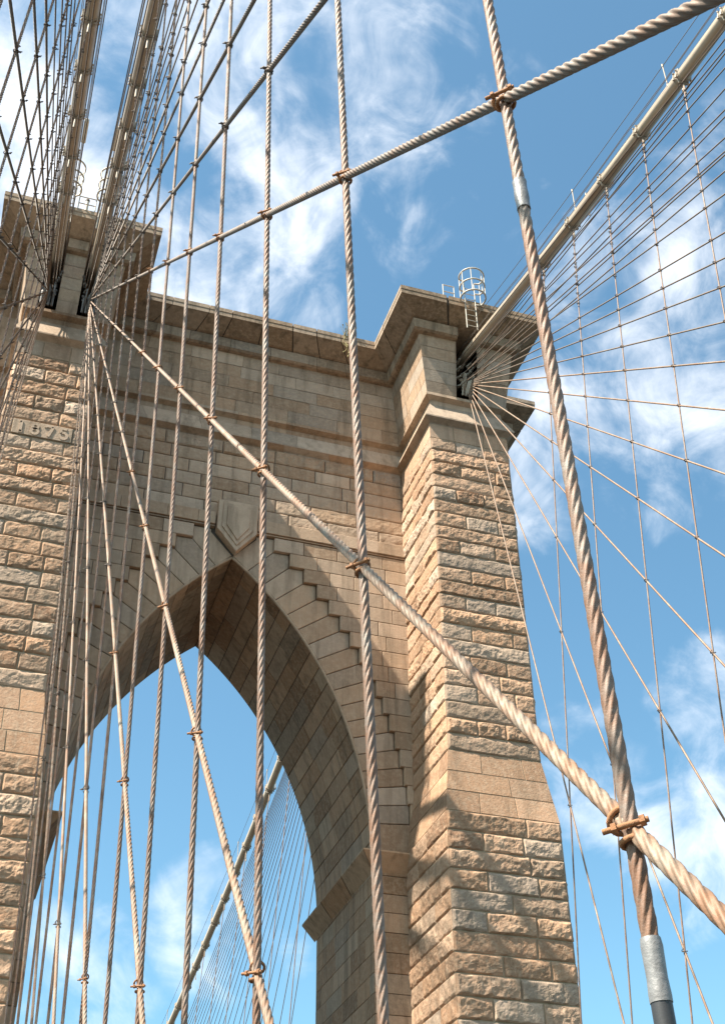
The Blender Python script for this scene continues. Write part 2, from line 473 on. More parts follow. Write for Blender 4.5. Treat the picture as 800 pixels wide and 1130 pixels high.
# ------------------------------------------------------------------ the tower
PC, BL, BR = 1.40, 13.871, 17.038
YW, YB, YE = 3.313, 9.677, 12.99
AX, HW = 7.284, 5.145                       # arch centre line and half width
RC, RX, ZSP = 13.875, -1.4425, 16.164       # right arc: radius, centre x, springing height
REXT = 15.22
ZBASE = -7.0
D0 = .29                                    # the shafts are this much wider below the weathered courses
tower = empty('stone_bridge_tower', 'tan granite bridge tower with pointed arch, rough buttresses and heavy cornice', 'tower', None, (0, 6.5, ZBASE))
def tpart(mb, name, mats, parent=tower):
    if parent is tower: return mb.build(name, mats, parent, True)
    return mb.build(name, mats, parent, True)
T_OFF = Vector((0, -6.5, -ZBASE))
def fix(o):
    o.matrix_parent_inverse = Matrix.Translation((0, -6.5, -ZBASE)); return o
def mirrored(o, name):
    c = o.copy(); COL.objects.link(c); c.scale = (-1, 1, 1); return c

ROUGH = ('rough', .085, .042)
def rough_style(i):
    return ('rough', random.choice((.05, .075, .10, .065)), .034)
def pal_alt(i): return random.choice((random.uniform(0, .5), random.uniform(.2, .7), random.uniform(.45, .95))) if i % 3 else random.uniform(.35, .95)
P3 = lambda r: [r.uniform(.26, .34), r.uniform(.62, .72)]
P2 = lambda r: [r.uniform(.5, .7)]
P1 = lambda r: ([] if r.random() < .55 else [r.uniform(.62, .78)])
P3b = lambda r: [r.uniform(.3, .4), r.uniform(.74, .82)]
LOWP = [P2, P3, P2, P3b]
HIP = [P1, P3, P1, P3b]
z_low = levels(ZBASE, 16.45, .60, .05)
z_taper = [16.45, 17.17, 17.87, 18.63]
z_up = levels(18.63, 31.62, .600, .05)
z_top = [31.62, 32.32]
def off_at(z):
    if z <= 16.45: return D0
    if z >= 18.63: return 0.
    return D0 * (18.63 - z) / (18.63 - 16.45)
def shaft(xl, xr, name, sides):
    mb = MB()
    Lf = lambda z: (xl - off_at(z), -off_at(z), z); Rf = lambda z: (xr + off_at(z), -off_at(z), z)
    faces = [(Lf, Rf, (0, -1, 0), LOWP, HIP)]
    if 'l' in sides: faces.append((lambda z: (xl - off_at(z), YW, z), lambda z: (xl - off_at(z), -off_at(z), z), (-1, 0, 0), LOWP, HIP))
    if 'r' in sides: faces.append((lambda z: (xr + off_at(z), -off_at(z), z), lambda z: (xr + off_at(z), YW if xr < 5 else 4.7, z), (1, 0, 0), LOWP, HIP))
    for (L, R, n, lp, hp) in faces:
        free = (1, 1)
        if n[0] < 0: free = (0, 1)
        if n[0] > 0: free = (1, 0)
        cut = 5
        ashlar(mb, z_low, L, R, n, rough_style, free, lp, pal=pal_alt)
        ashlar(mb, z_taper, L, R, n, ('smooth', .008), free, [P3, P2, P3b], pal=lambda i: random.uniform(.1, .5))
        if name == 'center_pier' and n[1] < 0:
            ashlar(mb, levels(18.63, 27.94, .6, .05), L, R, n, rough_style, free, hp, pal=pal_alt)
            ashlar(mb, levels(28.62, 31.62, .6, .05), L, R, n, rough_style, free, hp, pal=pal_alt)
            for xa, xb, fr_ in ((xl, -1.03, (1, 0)), (.94, xr, (0, 1))):
                ashlar(mb, [27.94, 28.62], lambda z: (xa, 0, z), lambda z: (xb, 0, z), n, rough_style, fr_, [lambda r: []], pal=pal_alt)
        else:
            ashlar(mb, z_up, L, R, n, rough_style, free, hp, pal=pal_alt)
        ashlar(mb, z_top, L, R, n, ('smooth', .01), free, [P3], pal=lambda i: random.uniform(.4, .9))
        for a, b in zip((ZBASE, 16.45, 18.63), (16.45, 18.63, 32.36)):
            back_quad(mb, L(a), R(a), R(b), L(b), n, -.014)
    return fix(tpart(mb, name, [M_STONE, M_MORTAR]))
shaft(BL, BR, 'buttress', 'lr')
random.seed(21)
pier = shaft(-PC, PC, 'center_pier', 'lr')
random.seed(5)
bt2 = None

# ---- swept mouldings around the plan of the tower (right half; the left half is a mirrored copy)
# plan vertices: x, y, offset direction
PLAN = [(0, 0, 0, -1), (PC, 0, 1, -1), (PC, YW, 1, -1), (BL, YW, -1, -1), (BL, 0, -1, -1), (BR, 0, 1, -1), (BR, 4.7, 1, -1), (18.7, 4.7, 1, -1),
        (18.7, 8.3, 1, 1), (BR, 8.3, 1, 1), (BR, YE, 1, 1), (BL, YE, -1, 1), (BL, YB, -1, 1), (PC, YB, 1, 1), (PC, YE, 1, 1), (0, YE, 0, 1)]
SL = [(.37, 1.03), (15.03, 15.92)]
SD = 2.3
PLAN_SLOT = [(0, 0, 0, -1), (SL[0][0], 0, 0, -1), (SL[0][0], SD, 0, 0), (SL[0][1], SD, 0, 0), (SL[0][1], 0, 0, -1)] + PLAN[1:5] + \
            [(BL, 0, -1, -1), (SL[1][0], 0, 0, -1), (SL[1][0], SD, 0, 0), (SL[1][1], SD, 0, 0), (SL[1][1], 0, 0, -1)] + PLAN[5:]
PLAN_SLOT.pop(9)          # the doubled buttress corner
def pv(v, off, z): return np.array([v[0] + off * v[2], v[1] + off * v[3], z])
def sweep(mb, plan, prof, block=None, gap=.007, mat=0, back_mat=1, recess=.03, pal=None, jit=0):
    """prof: list of (offset, z). block: stone length; every block is its own piece with a fine joint"""
    for a, b in zip(plan[:-1], plan[1:]):
        P0 = np.array([pv(a, o, z) for o, z in prof]); P1 = np.array([pv(b, o, z) for o, z in prof])
        ln = np.linalg.norm(np.array(b[:2]) - np.array(a[:2]))
        if block is None or ln < block * .8:
            fr = [0, 1]
        else:
            fr = [0.]; x = block * random.uniform(.5, 1)
            while x < ln - .35 * block: fr.append(x / ln); x += block * random.uniform(.75, 1.3)
            fr.append(1.)
        # recessed backing
        bk = [(o - recess, z) for o, z in prof]
        Q0 = np.array([pv(a, o, z) for o, z in bk]); Q1 = np.array([pv(b, o, z) for o, z in bk])
        mb.grid(np.stack([Q0, Q1], 1), back_mat)
        for f0, f1 in zip(fr[:-1], fr[1:]):
            g0 = 0 if f0 == 0 else gap / ln; g1 = 0 if f1 == 1 else gap / ln
            A = P0 + (P1 - P0) * (f0 + g0); B = P0 + (P1 - P0) * (f1 - g1)
            if jit and f0 > 0 and f1 < 1:
                nn_ = np.array([a[2] + b[2], a[3] + b[3], 0.]) / 2; nn_ = nn_ / (np.linalg.norm(nn_) + 1e-9) * random.uniform(0, jit)
                if abs(nn_[0]) > 1e-6 and abs(nn_[1]) > 1e-6: nn_ *= 0
                A = A + nn_; B = B + nn_
            A2 = Q0 + (Q1 - Q0) * (f0 + g0); B2 = Q0 + (Q1 - Q0) * (f1 - g1)
            mb.grid(np.stack([A2, A, B, B2], 1), mat, stone_col(None if pal is None else pal()))
# belt: chamfer out, sloping wash, chamfer out again
mb = MB()
BELT1 = [(0.0, 31.70), (.25, 32.52), (.05, 33.25)]
BELT2 = [(.05, 33.25), (.07, 33.28), (.10, 33.86)]
sweep(mb, PLAN, [(-.03, 32.28), (0.0, 32.36), (.235, 32.50)], 2.3)
sweep(mb, PLAN, [(.235, 32.505), (.235, 32.57), (-.10, 33.40)], 2.1, pal=lambda: random.uniform(.55, .9))
sweep(mb, PLAN, [(-.10, 33.405), (-.11, 33.64), (.10, 33.74), (.10, 33.87)], 2.4)
belt = fix(tpart(mb, 'belt_course', [M_DRESS, M_MORTAR])); mirrored(belt, 'belt_course')
# upper shaft: flares outward, five courses of smooth blocks, slots for the cables
mb = MB()
def flare(z): return .06 + (z - 33.86) / (36.62 - 33.86) * .35
zz = [33.86, 34.42, 34.98, 35.53, 36.08, 36.64]
for z0, z1 in zip(zz[:-1], zz[1:]):
    sweep(mb, PLAN_SLOT, [(flare(z0), z0 + .010), (flare(z1), z1 - .010)], 1.9, gap=.007, jit=.014)
# slot floors
for (x0, x1) in SL:
    mb.add([(x0, -.1, 33.90), (x1, -.1, 33.90), (x1, SD, 33.90), (x0, SD, 33.90)], [[0, 1, 2, 3]], 0, stone_col())
up = fix(tpart(mb, 'upper_shaft', [M_DRESS, M_MORTAR])); mirrored(up, 'upper_shaft')
# bed moulding and cornice
mb = MB()
BED = [(.40, 36.62), (.58, 36.64), (.68, 36.70), (.72, 37.12), (.60, 37.14)]
sweep(mb, PLAN_SLOT, BED, 1.7, gap=.012)
cs = [(.66, 37.16), (.80, 37.20), (1.42, 37.52), (1.485, 37.55), (1.485, 37.74), (1.47, 37.75), (1.50, 37.77), (1.50, 37.96), (.9, 38.02)]
sweep(mb, PLAN, cs, 1.6, gap=.026, recess=.10)
roof = [pv(v, 1.2, 37.97) for v in PLAN]
mb.add(roof, [list(range(len(roof)))], 0, (.5, .5, 0))
for (x0, x1) in SL:
    mb.add([(x0, -.9, 37.10), (x1, -.9, 37.10), (x1, SD, 37.10), (x0, SD, 37.10)], [[3, 2, 1, 0]], 0, stone_col())
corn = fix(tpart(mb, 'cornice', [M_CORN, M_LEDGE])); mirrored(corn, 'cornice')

# ---- the arch
def arcx(z, r=RC): return RX + math.sqrt(max(r * r - (z - ZSP) ** 2, 0))
ZAP = ZSP + math.sqrt(RC ** 2 - (AX - RX) ** 2)
th_ap = math.atan2(ZAP - ZSP, AX - RX)
def arcp(th, r=RC): return (RX + r * math.cos(th), ZSP + r * math.sin(th))
FRONT = lambda x, z, h: (x, YW - h, z)
# wall backing with the opening cut out, front and back
mb = MB()
arcs = [arcp(t) for t in np.linspace(0, th_ap, 40)]
right = [(AX + HW, ZBASE)] + arcs
left = [(2 * AX - x, z) for x, z in reversed(arcs[:-1])] + [(AX - HW, ZBASE)]
poly = right + left
outer = [(PC - .4, ZBASE), (PC - .4, 32.6), (BL + .4, 32.6), (BL + .4, ZBASE)]
def wall_face(mb, y, flip, mat):
    P = [(x, y, z) for x, z in poly + outer]
    # split in two convex-friendly halves for clean tessellation
    n = len(poly); ap = len(right) - 1
    Rr = [poly[i] for i in range(0, ap + 1)] + [(AX, 32.6), (BL + .4, 32.6), (BL + .4, ZBASE)]
    Ll = [poly[i] for i in range(ap, n)] + [(PC - .4, ZBASE), (PC - .4, 32.6), (AX, 32.6)]
    for Q in (Rr, Ll):
        V = [(x, y, z) for x, z in Q]
        f = list(range(len(V)))
        mb.add(V, [f[::-1] if flip else f], mat)
wall_face(mb, YW + .025, False, 1)
wall_face(mb, YB, True, 0)
# courses between string course and belt: flat split faces
def wall_style(i): return ('rough', random.choice((.04, .065, .085)), .045)
zs = levels(28.68, 32.33, .60, .06)
ashlar(mb, zs, lambda z: (PC - .02, YW, z), lambda z: (BL + .02, YW, z), (0, -1, 0), wall_style, (0, 0), lens=1.8, pal=pal_alt, joint=.009)
# stepped courses beside the voussoirs
zk = [28.02, 27.44]
while zk[-1] > ZSP + .7: zk.append(zk[-1] - (.565 + .012 * len(zk) * .5))
zk = zk[:-1] + [ZSP + .1]
def ext(z): return RX + math.sqrt(max(REXT ** 2 - (z - ZSP) ** 2, 0))
side = MB()
for k in range(1, len(zk)):
    zt, zb = zk[k - 1], zk[k]
    x0 = ext(zb) if k > 0 else AX + .9
    x1 = BL + .01
    if k == 1: x0 = ext(zk[1])
    if x1 - x0 < .12: continue
    fr = [x0]; x = x0 + random.uniform(.7, 1.5)
    while x < x1 - .5: fr.append(x); x += random.uniform(.9, 1.9)
    fr.append(x1)
    for a, b in zip(fr[:-1], fr[1:]):
        poly_stone(side, [(a, zb), (b, zb), (b, zt), (a, zt)], FRONT, .010, .018, .17, col=stone_col(random.uniform(.15, .75)))
vou = MB()
cen = np.array([RX, ZSP])
def inpt(z):
    p = np.array([ext(z), z]); d = p - cen; a = math.atan2(d[1], d[0])
    a = min(a, th_ap)
    return np.array(arcp(a))
outs = [np.array([ext(z), z]) for z in zk[1:]]
ins = [inpt(z) for z in zk[1:]]
for k in range(len(outs) - 1):
    corner = np.array([outs[k + 1][0], outs[k][1]])
    pts = [ins[k + 1], outs[k + 1], corner, outs[k], ins[k]]
    if corner[0] - outs[k][0] < .03: pts = [ins[k + 1], outs[k + 1], outs[k], ins[k]]
    poly_stone(vou, pts, FRONT, .015, .022, .03, col=stone_col(random.uniform(.1, .95)))
# the two stones under the string course that lean on the apex
za = 27.44
poly_stone(vou, [ins[0], outs[0], (outs[0][0], 28.02), (8.12, 28.02), (8.12, 27.88), (AX + .02, ZAP + .03)], FRONT, .009, .016, .03, col=stone_col(.6))
fix_side = MB(); fix_side.merge(side)
import copy
sideL = copy.deepcopy(side).mirror_x(AX); vouL = copy.deepcopy(vou).mirror_x(AX)
mb.merge(side); mb.merge(sideL)
wall = fix(tpart(mb, 'arch_wall', [M_DRESS, M_LEDGE])); mirrored(wall, 'arch_wall')
# string course
mb = MB()
for (xa, xb) in ((PC - .02, 6.55), (8.12, BL - .03)):
    fr = [xa]; x = xa + random.uniform(.9, 1.8)
    while x < xb - .6: fr.append(x); x += random.uniform(1.1, 1.9)
    fr.append(xb)
    for a, b in zip(fr[:-1], fr[1:]):
        poly_stone(mb, [(a, 28.14), (b, 28.14), (b, 28.68), (a, 28.68)], FRONT, .006, .015, .22, col=stone_col(random.uniform(.3, .7)))
    poly_stone(mb, [(xa, 28.07), (xb, 28.07), (xb, 28.125), (xa, 28.125)], FRONT, .002, .01, .16)
o = fix(tpart(mb, 'string_course', [M_DRESS, M_MORTAR])); mirrored(o, 'string_course')
vou.merge(vouL)
# roll moulding on the edge of the arch
for s in (0, 1):
    P = []
    for t in np.linspace(0, th_ap, 60):
        x, z = arcp(t, RC - .02)
        P.append((x if s == 0 else 2 * AX - x, YW + .02, z))
    tube(vou, P, .055, 6, 0, True, False)
o = fix(tpart(vou, 'arch_ring', [M_DRESS, M_LEDGE])); mirrored(o, 'arch_ring')
# soffit
mb = MB()
nst = 19
ts = np.linspace(0, th_ap, nst + 1)
def soff(mbx, mirror):
    for i in range(nst):
        (xa, za_), (xb, zb_) = arcp(ts[i]), arcp(ts[i + 1])
        tm = (ts[i] + ts[i + 1]) / 2
        n = np.array([-math.cos(tm), 0, -math.sin(tm)])
        fr = [YW + .05]; y = YW + random.uniform(.6, 2.0)
        while y < YB - .7: fr.append(y); y += random.uniform(1.1, 2.4)
        fr.append(YB)
        for a, b in zip(fr[:-1], fr[1:]):
            q = [(xa, a, za_), (xa, b, za_), (xb, b, zb_), (xb, a, zb_)]
            if mirror:
                q = [(2 * AX - p[0], p[1], p[2]) for p in q]; nn = n * np.array([-1, 1, 1])
                q = [q[1], q[0], q[3], q[2]]
            else: nn = n
            q = [q[1], q[0], q[3], q[2]]
            quad_stone(mbx, *q, nn, ('smooth', .012), .010, col=stone_col(), depth=.03)
        q = [(xa, YW, za_), (xa, YB, za_), (xb, YB, zb_), (xb, YW, zb_)]
        if mirror: q = [(2 * AX - p[0], p[1], p[2]) for p in q]
        back_quad(mbx, *q, n * (np.array([-1, 1, 1]) if mirror else 1), -.018)
soff(mb, False); soff(mb, True)
o = fix(tpart(mb, 'arch_soffit', [M_SOFFIT, M_LEDGE])); mirrored(o, 'arch_soffit')
# jambs under the springing
mb = MB()
zj = levels(ZBASE, 16.30, .62, .04)
for xj, xo, s in ((AX + HW, BL - D0 + .02, 1), (AX - HW, PC + D0 - .02, -1)):
    nx = -s
    L = (lambda z, xj=xj: (xj, YB, z)) if s > 0 else (lambda z, xj=xj: (xj, YW, z))
    R = (lambda z, xj=xj: (xj, YW, z)) if s > 0 else (lambda z, xj=xj: (xj, YB, z))
    ashlar(mb, zj, L, R, (nx, 0, 0), ('smooth', .006), (0, 1) if s > 0 else (1, 0), lens=1.5, joint=.006)
    back_quad(mb, L(ZBASE), R(ZBASE), R(16.3), L(16.3), (nx, 0, 0), -.018)
    xa, xb = min(xj, xo), max(xj, xo)
    ashlar(mb, zj, lambda z: (xa, YW, z), lambda z: (xb, YW, z), (0, -1, 0), ('smooth', .008), (1, 0) if s > 0 else (0, 1), lens=2.2, joint=.007)
o = fix(tpart(mb, 'arch_jamb', [M_SOFFIT, M_MORTAR])); mirrored(o, 'arch_jamb')
# imposts
for s, xj, xo in ((1, AX + HW, BL - .1), (-1, AX - HW, PC + .1)):
    mb = MB()
    plan = [(xo, YW, 0, -1), (xj, YW, -s, -1), (xj, YB + .3, -s, 0)]
    if s < 0: plan = plan[::-1]
    if s > 0: plan = plan[::-1]
    prof = [(-.01, 15.72), (.0, 15.76), (.46, 16.27), (.46, 16.32), (-.02, 16.40)]
    for a, b in zip(plan[:-1], plan[1:]):
        P0 = np.array([pv(a, o_, z) for o_, z in prof]); P1 = np.array([pv(b, o_, z) for o_, z in prof])
        ln = np.linalg.norm(P0[0] - P1[0]); k = max(1, int(ln / 1.7))
        for i in range(k):
            A = P0 + (P1 - P0) * (i / k + .003); B = P0 + (P1 - P0) * ((i + 1) / k - .003)
            mb.grid(np.stack([A, B], 1), 0, stone_col(), flip=True)
    # end towards the far side
    e = [pv(plan[0], o_, z) for o_, z in prof]
    mb.add(e, [list(range(len(e)))], 0)
    o = fix(tpart(mb, 'impost', [M_SOFFIT, M_MORTAR])); mirrored(o, 'impost')
# keystone shield: pentagon with two sunk steps
mb = MB()
def pent(i):
    x0, x1, zt, zs_, zb = 6.60, 8.08, 29.22, 27.90, 26.99
    cx = (x0 + x1) / 2; k = i
    return [(cx, zb + k * 1.35), (x1 - k, zs_ + k * .42), (x1 - k, zt - k), (x0 + k, zt - k), (x0 + k, zs_ + k * .42)]
KY = YW - .34
rings = [(pent(0), YW), (pent(0), KY + .02), (pent(.02), KY), (pent(.17), KY), (pent(.172), KY - .05), (pent(.33), KY - .05), (pent(.332), KY - .10)]
V = []; Fs = []
for q, y in rings: V += [(x, y, z) for x, z in q]
for r in range(len(rings) - 1):
    for i in range(5):
        j = (i + 1) % 5
        Fs.append([r * 5 + i, r * 5 + j, r * 5 + 5 + j, r * 5 + 5 + i])
Fs.append([(len(rings) - 1) * 5 + i for i in range(5)])
mb.add(V, Fs, 0, (.60, .98, 0))
o = fix(tpart(mb, 'keystone', [M_DRESS, M_MORTAR])); mirrored(o, 'keystone')
# date plaque with raised numerals
pl = MB()
PQ = lambda x, z, h: (x, -.065 - h, z)
poly_stone(pl, [(-1.02, 27.97), (.94, 27.97), (.94, 28.59), (-1.02, 28.59)], lambda x, z, h: (x, -.05 - h, z), .004, .012, .0, depth=.2, col=(.7, .6, 0))
plq = fix(tpart(pl, 'date_plaque', [M_DRESS, M_MORTAR]))
def stroke(mb, pts, w, cx, cz, sc, closed=False):
    """flat raised ribbon with square section following the polyline"""
    P = np.array(pts, float) * sc + np.array([cx, cz])
    n = len(P)
    T = np.zeros_like(P)
    for i in range(n):
        a = P[(i - 1) % n] if (closed or i > 0) else P[i]; b = P[(i + 1) % n] if (closed or i < n - 1) else P[i]
        T[i] = (b - a) / (np.linalg.norm(b - a) + 1e-9)
    N = np.c_[-T[:, 1], T[:, 0]] * w / 2
    h0, h1 = -.04, -.05 - .024
    rows = [np.c_[P[:, 0] + N[:, 0], np.full(n, h0), P[:, 1] + N[:, 1]], np.c_[P[:, 0] + N[:, 0], np.full(n, h1), P[:, 1] + N[:, 1]],
            np.c_[P[:, 0] - N[:, 0], np.full(n, h1), P[:, 1] - N[:, 1]], np.c_[P[:, 0] - N[:, 0], np.full(n, h0), P[:, 1] - N[:, 1]]]
    G = np.stack(rows, 0)
    if closed: G = np.concatenate([G, G[:, :1]], 1)
    mb.grid(G, 0, (.75, .95, 0))
    if not closed:
        mb.add(G[:, 0], [[0, 1, 2, 3]], 0, (.7, .6, 0)); mb.add(G[:, -1], [[3, 2, 1, 0]], 0, (.7, .6, 0))
def circ(cx, cz, rx, rz, a0, a1, n=18): return [(cx + rx * math.cos(t), cz + rz * math.sin(t)) for t in np.linspace(math.radians(a0), math.radians(a1), n)]
digits = {
 '1': [([(0, -.5), (0, .5)], False), ([(-.13, .46), (.02, .46)], False), ([(-.14, -.46), (.14, -.46)], False)],
 '8': [(circ(0, .24, .2, .22, 0, 340, 18), True), (circ(0, -.23, .25, .24, 0, 340, 18), True)],
 '7': [([(-.26, .30), (-.26, .45), (.27, .45)], False), ([(.26, .45), (-.02, -.5)], False)],
 '5': [([(.2, .45), (-.2, .45), (-.2, .06)], False), (circ(-.0, -.17, .25, .28, 125, -150, 18), False)]}
for ch, cx in zip('1875', (-.74, -.28, .18, .66)):
    mb = MB()
    for pts, cl in digits[ch]: stroke(mb, pts, .092, cx, 28.275, .46, cl)
    o = mb.build('numeral', [M_DRESS], plq, True)
# left buttress and the hidden back of the piers
for o in list(tower.children):
    if o.name.startswith('buttress'): mirrored(o, 'buttress')
mb = MB()
for x0, x1 in ((-PC + .05, PC - .05), (BL + .05, BR - .05), (-BR + .05, -BL - .05)):
    box(mb, (x0, YB - .5, ZBASE), (x1, YE - .02, 33.3))
for s in (-1, 1):
    xs = sorted((s * (BR - .05), s * 18.7)); box(mb, (xs[0], 4.72, ZBASE), (xs[1] - .0, 8.28, 33.3))
    xs = sorted((s * (BL + .2), s * (BR - .2))); box(mb, (xs[0], YW - .4, ZBASE), (xs[1], YB - .4, 33.2))
    xs = sorted((s * (BL + .5), s * (BR - .06))); box(mb, (xs[0], .2, 31.6), (xs[1] - (.2 if s > 0 else 0), YB, 33.1))
box(mb, (-PC + .2, .2, ZBASE), (PC - .2, YB - .45, 33.2))
fix(tpart(mb, 'rear_pier', [M_DRESS]))
mb = MB(); box(mb, (-19.5, -1.2, -47), (19.5, 14.2, ZBASE))
fix(tpart(mb, 'plinth', [M_DRESS]))

# ------------------------------------------------------------------ ropes and cables
ZR0 = 33.64
def XI(z): return .7733 + .0273 * (ZR0 - z)       # inner cable plane
def XO(z): return 15.437 - .0699 * (ZR0 - z)      # outer cable plane
YC = 6.495
def cable_z(y):
    """height of a cable over the bridge axis (camera side of the tower)"""
    y = min(y, 0)
    if y > -38: return 36.32 + .35 * y + .0034 * y * y
    return cable_z(-38 + 1e-6) + (.35 - .0068 * 38) * (y + 38) * .8 if y < -38 else 0
def cable_zf(y):
    """the same on the far side of the tower, where the back span runs straighter (y counted as on this side)"""
    y = min(y, 0)
    return 36.32 + .385 * y + .0022 * y * y
LOBES = 6
def rope_geom(mb, p0, p1, rad, mode, sag=0., phase=0., mat=0):
    """twisted wire rope: six strands wound right-handed. mode 2 close, 1 middle, 0 plain far rope"""
    p0 = np.asarray(p0, float); p1 = np.asarray(p1, float)
    L = np.linalg.norm(p1 - p0); d = (p1 - p0) / L
    ref = np.array([1., 0, 0]) if abs(d[0]) < .8 else np.array([0, 1., 0])
    u = ref - d * (ref @ d); u /= np.linalg.norm(u); w = np.cross(d, u)
    pitch = rad * 2 * (8.6 if mode == 2 else 7.0)
    if mode == 2: nv, per = 30, 16
    elif mode == 1: nv, per = 12, 8
    else: nv, per = 6, 0
    n = max(2, int(L / pitch * per) + 1) if per else max(2, int(L / 2.5) + 1)
    t = np.linspace(0, 1, n)
    cpt = p0 + (p1 - p0) * t[:, None]; cpt[:, 2] -= sag * 4 * t * (1 - t)
    a = np.linspace(0, 2 * math.pi, nv, endpoint=False)
    if mode:
        tw = phase + 2 * math.pi * (t * L / pitch)
        q = math.pi / LOBES
        if mode == 2:
            dl = (a + q) % (2 * q) - q
            rc, rs = rad * .662, rad * .338
            rr = rc * np.cos(dl) + np.sqrt(np.maximum(rs ** 2 - (rc * np.sin(dl)) ** 2, 0))
        else:
            rr = np.where(np.arange(nv) % 2 == 0, rad, rad * .64)
        ang = a[None, :] + tw[:, None]
        P = cpt[:, None, :] + rr[None, :, None] * (np.cos(ang)[..., None] * u + np.sin(ang)[..., None] * w)
    else:
        P = cpt[:, None, :] + rad * (np.cos(a)[None, :, None] * u + np.sin(a)[None, :, None] * w)
    mb.grid(P, mat, smooth=(mode != 1), closed_u=True)

# --- shared clamp: a bolt with two U straps (local x across the plane, y along the bridge, z up)
def clamp_mesh(name, s, mat, detail):
    mb = MB()
    nn = 8 if detail else 5
    zb = -.012
    bd = np.array([.84, -.54, 0]); bo = np.array([-.020, -.034, zb])
    def bp(e): return (bo + bd * e) * s
    tube(mb, [bp(-.072), bp(.052)], .0085 * s, nn)
    for e in (-.040, .036):
        tube(mb, [bp(e - .007), bp(e + .007)], .0165 * s, 6, smooth=False)
    for (cy2, cz2), (vy, vz), rx, rv in (((0, -.044), (1.0, .0), .036, .034), ((.040, .038), (.70, -.71), .037, .035)):
        P = []
        for t in np.linspace(0, math.pi * 2, 16 if detail else 9):
            c1, s1 = math.cos(t), math.sin(t)
            P.append((-rx * s * c1, cy2 * s + rv * s * s1 * vy, cz2 * s + rv * s * s1 * vz))
        tube(mb, P, .0085 * s, nn if detail else 4)
    me = mb.build(name, mat, attr=False)
    m = me.data; bpy.data.objects.remove(me); return m
CL_NEAR = clamp_mesh('rope_clamp', 1.0, M_RUST, True)
CL_MID = clamp_mesh('rope_clamp', 1.0, M_DARKIRON, False)
CL_FAR = clamp_mesh('rope_clamp', .95, M_DARKIRON, False)
def add_clamp(parent, me, p, flip=False, rz=0.):
    o = bpy.data.objects.new('rope_clamp', me); COL.objects.link(o)
    o.parent = parent
    o.location = Vector(p) - parent.location
    o.rotation_euler = (random.uniform(-.12, .12), random.uniform(-.1, .1), rz + random.uniform(-.25, .25))
    return o
ORD = ['first', 'second', 'third', 'fourth', 'fifth', 'sixth', 'seventh', 'eighth', 'ninth', 'tenth', 'eleventh', 'twelfth', 'thirteenth', 'fourteenth',
       'fifteenth', 'sixteenth', 'seventeenth', 'eighteenth', 'nineteenth', 'twentieth', 'twenty-first', 'twenty-second', 'twenty-third', 'twenty-fourth',
       'twenty-fifth', 'twenty-sixth', 'twenty-seventh', 'twenty-eighth', 'twenty-ninth', 'thirtieth']
ZDECK = -2.0
def fan(kind):
    """anchor, stay end points along the deck, suspender positions (camera side)"""
    if kind == 'inner':
        anchor = np.array([.74, 0., 34.87])
        ends = [-11.6, -15.4, -19.4, -23.0, -26.75, -30.35, -33.97, -37.5, -40.65, -43.75, -47.0, -49.8, -53.2, -56.6, -60.2, -64, -68.3, -80, -86, -92, -98]
        sus = [-30.86 + 2.0028 * i for i in range(0, 14)]
    else:
        anchor = np.array([15.517, 0., 34.79])
        ends = [-12.6, -16.6, -20.8, -25.0, -29.23, -33.5, -37.8, -41.9, -46.0, -50.45, -54.6, -59.0, -66.4, -72.0, -78.4, -77.0 - 6.2, -91.5, -97, -106.3, -120.7, -135, -149, -162, -170, -180]
        sus = [-16.55 + 2.3162 * i for i in range(-1, 5)]
    return anchor, ends, sus
def seg_end(anchor, X, yend, zend=ZDECK):
    return np.array([X(zend), yend, zend])
def place(side, X, y, z):  # side mirrors the bridge's left half
    return np.array([X(z) * side, y, z])
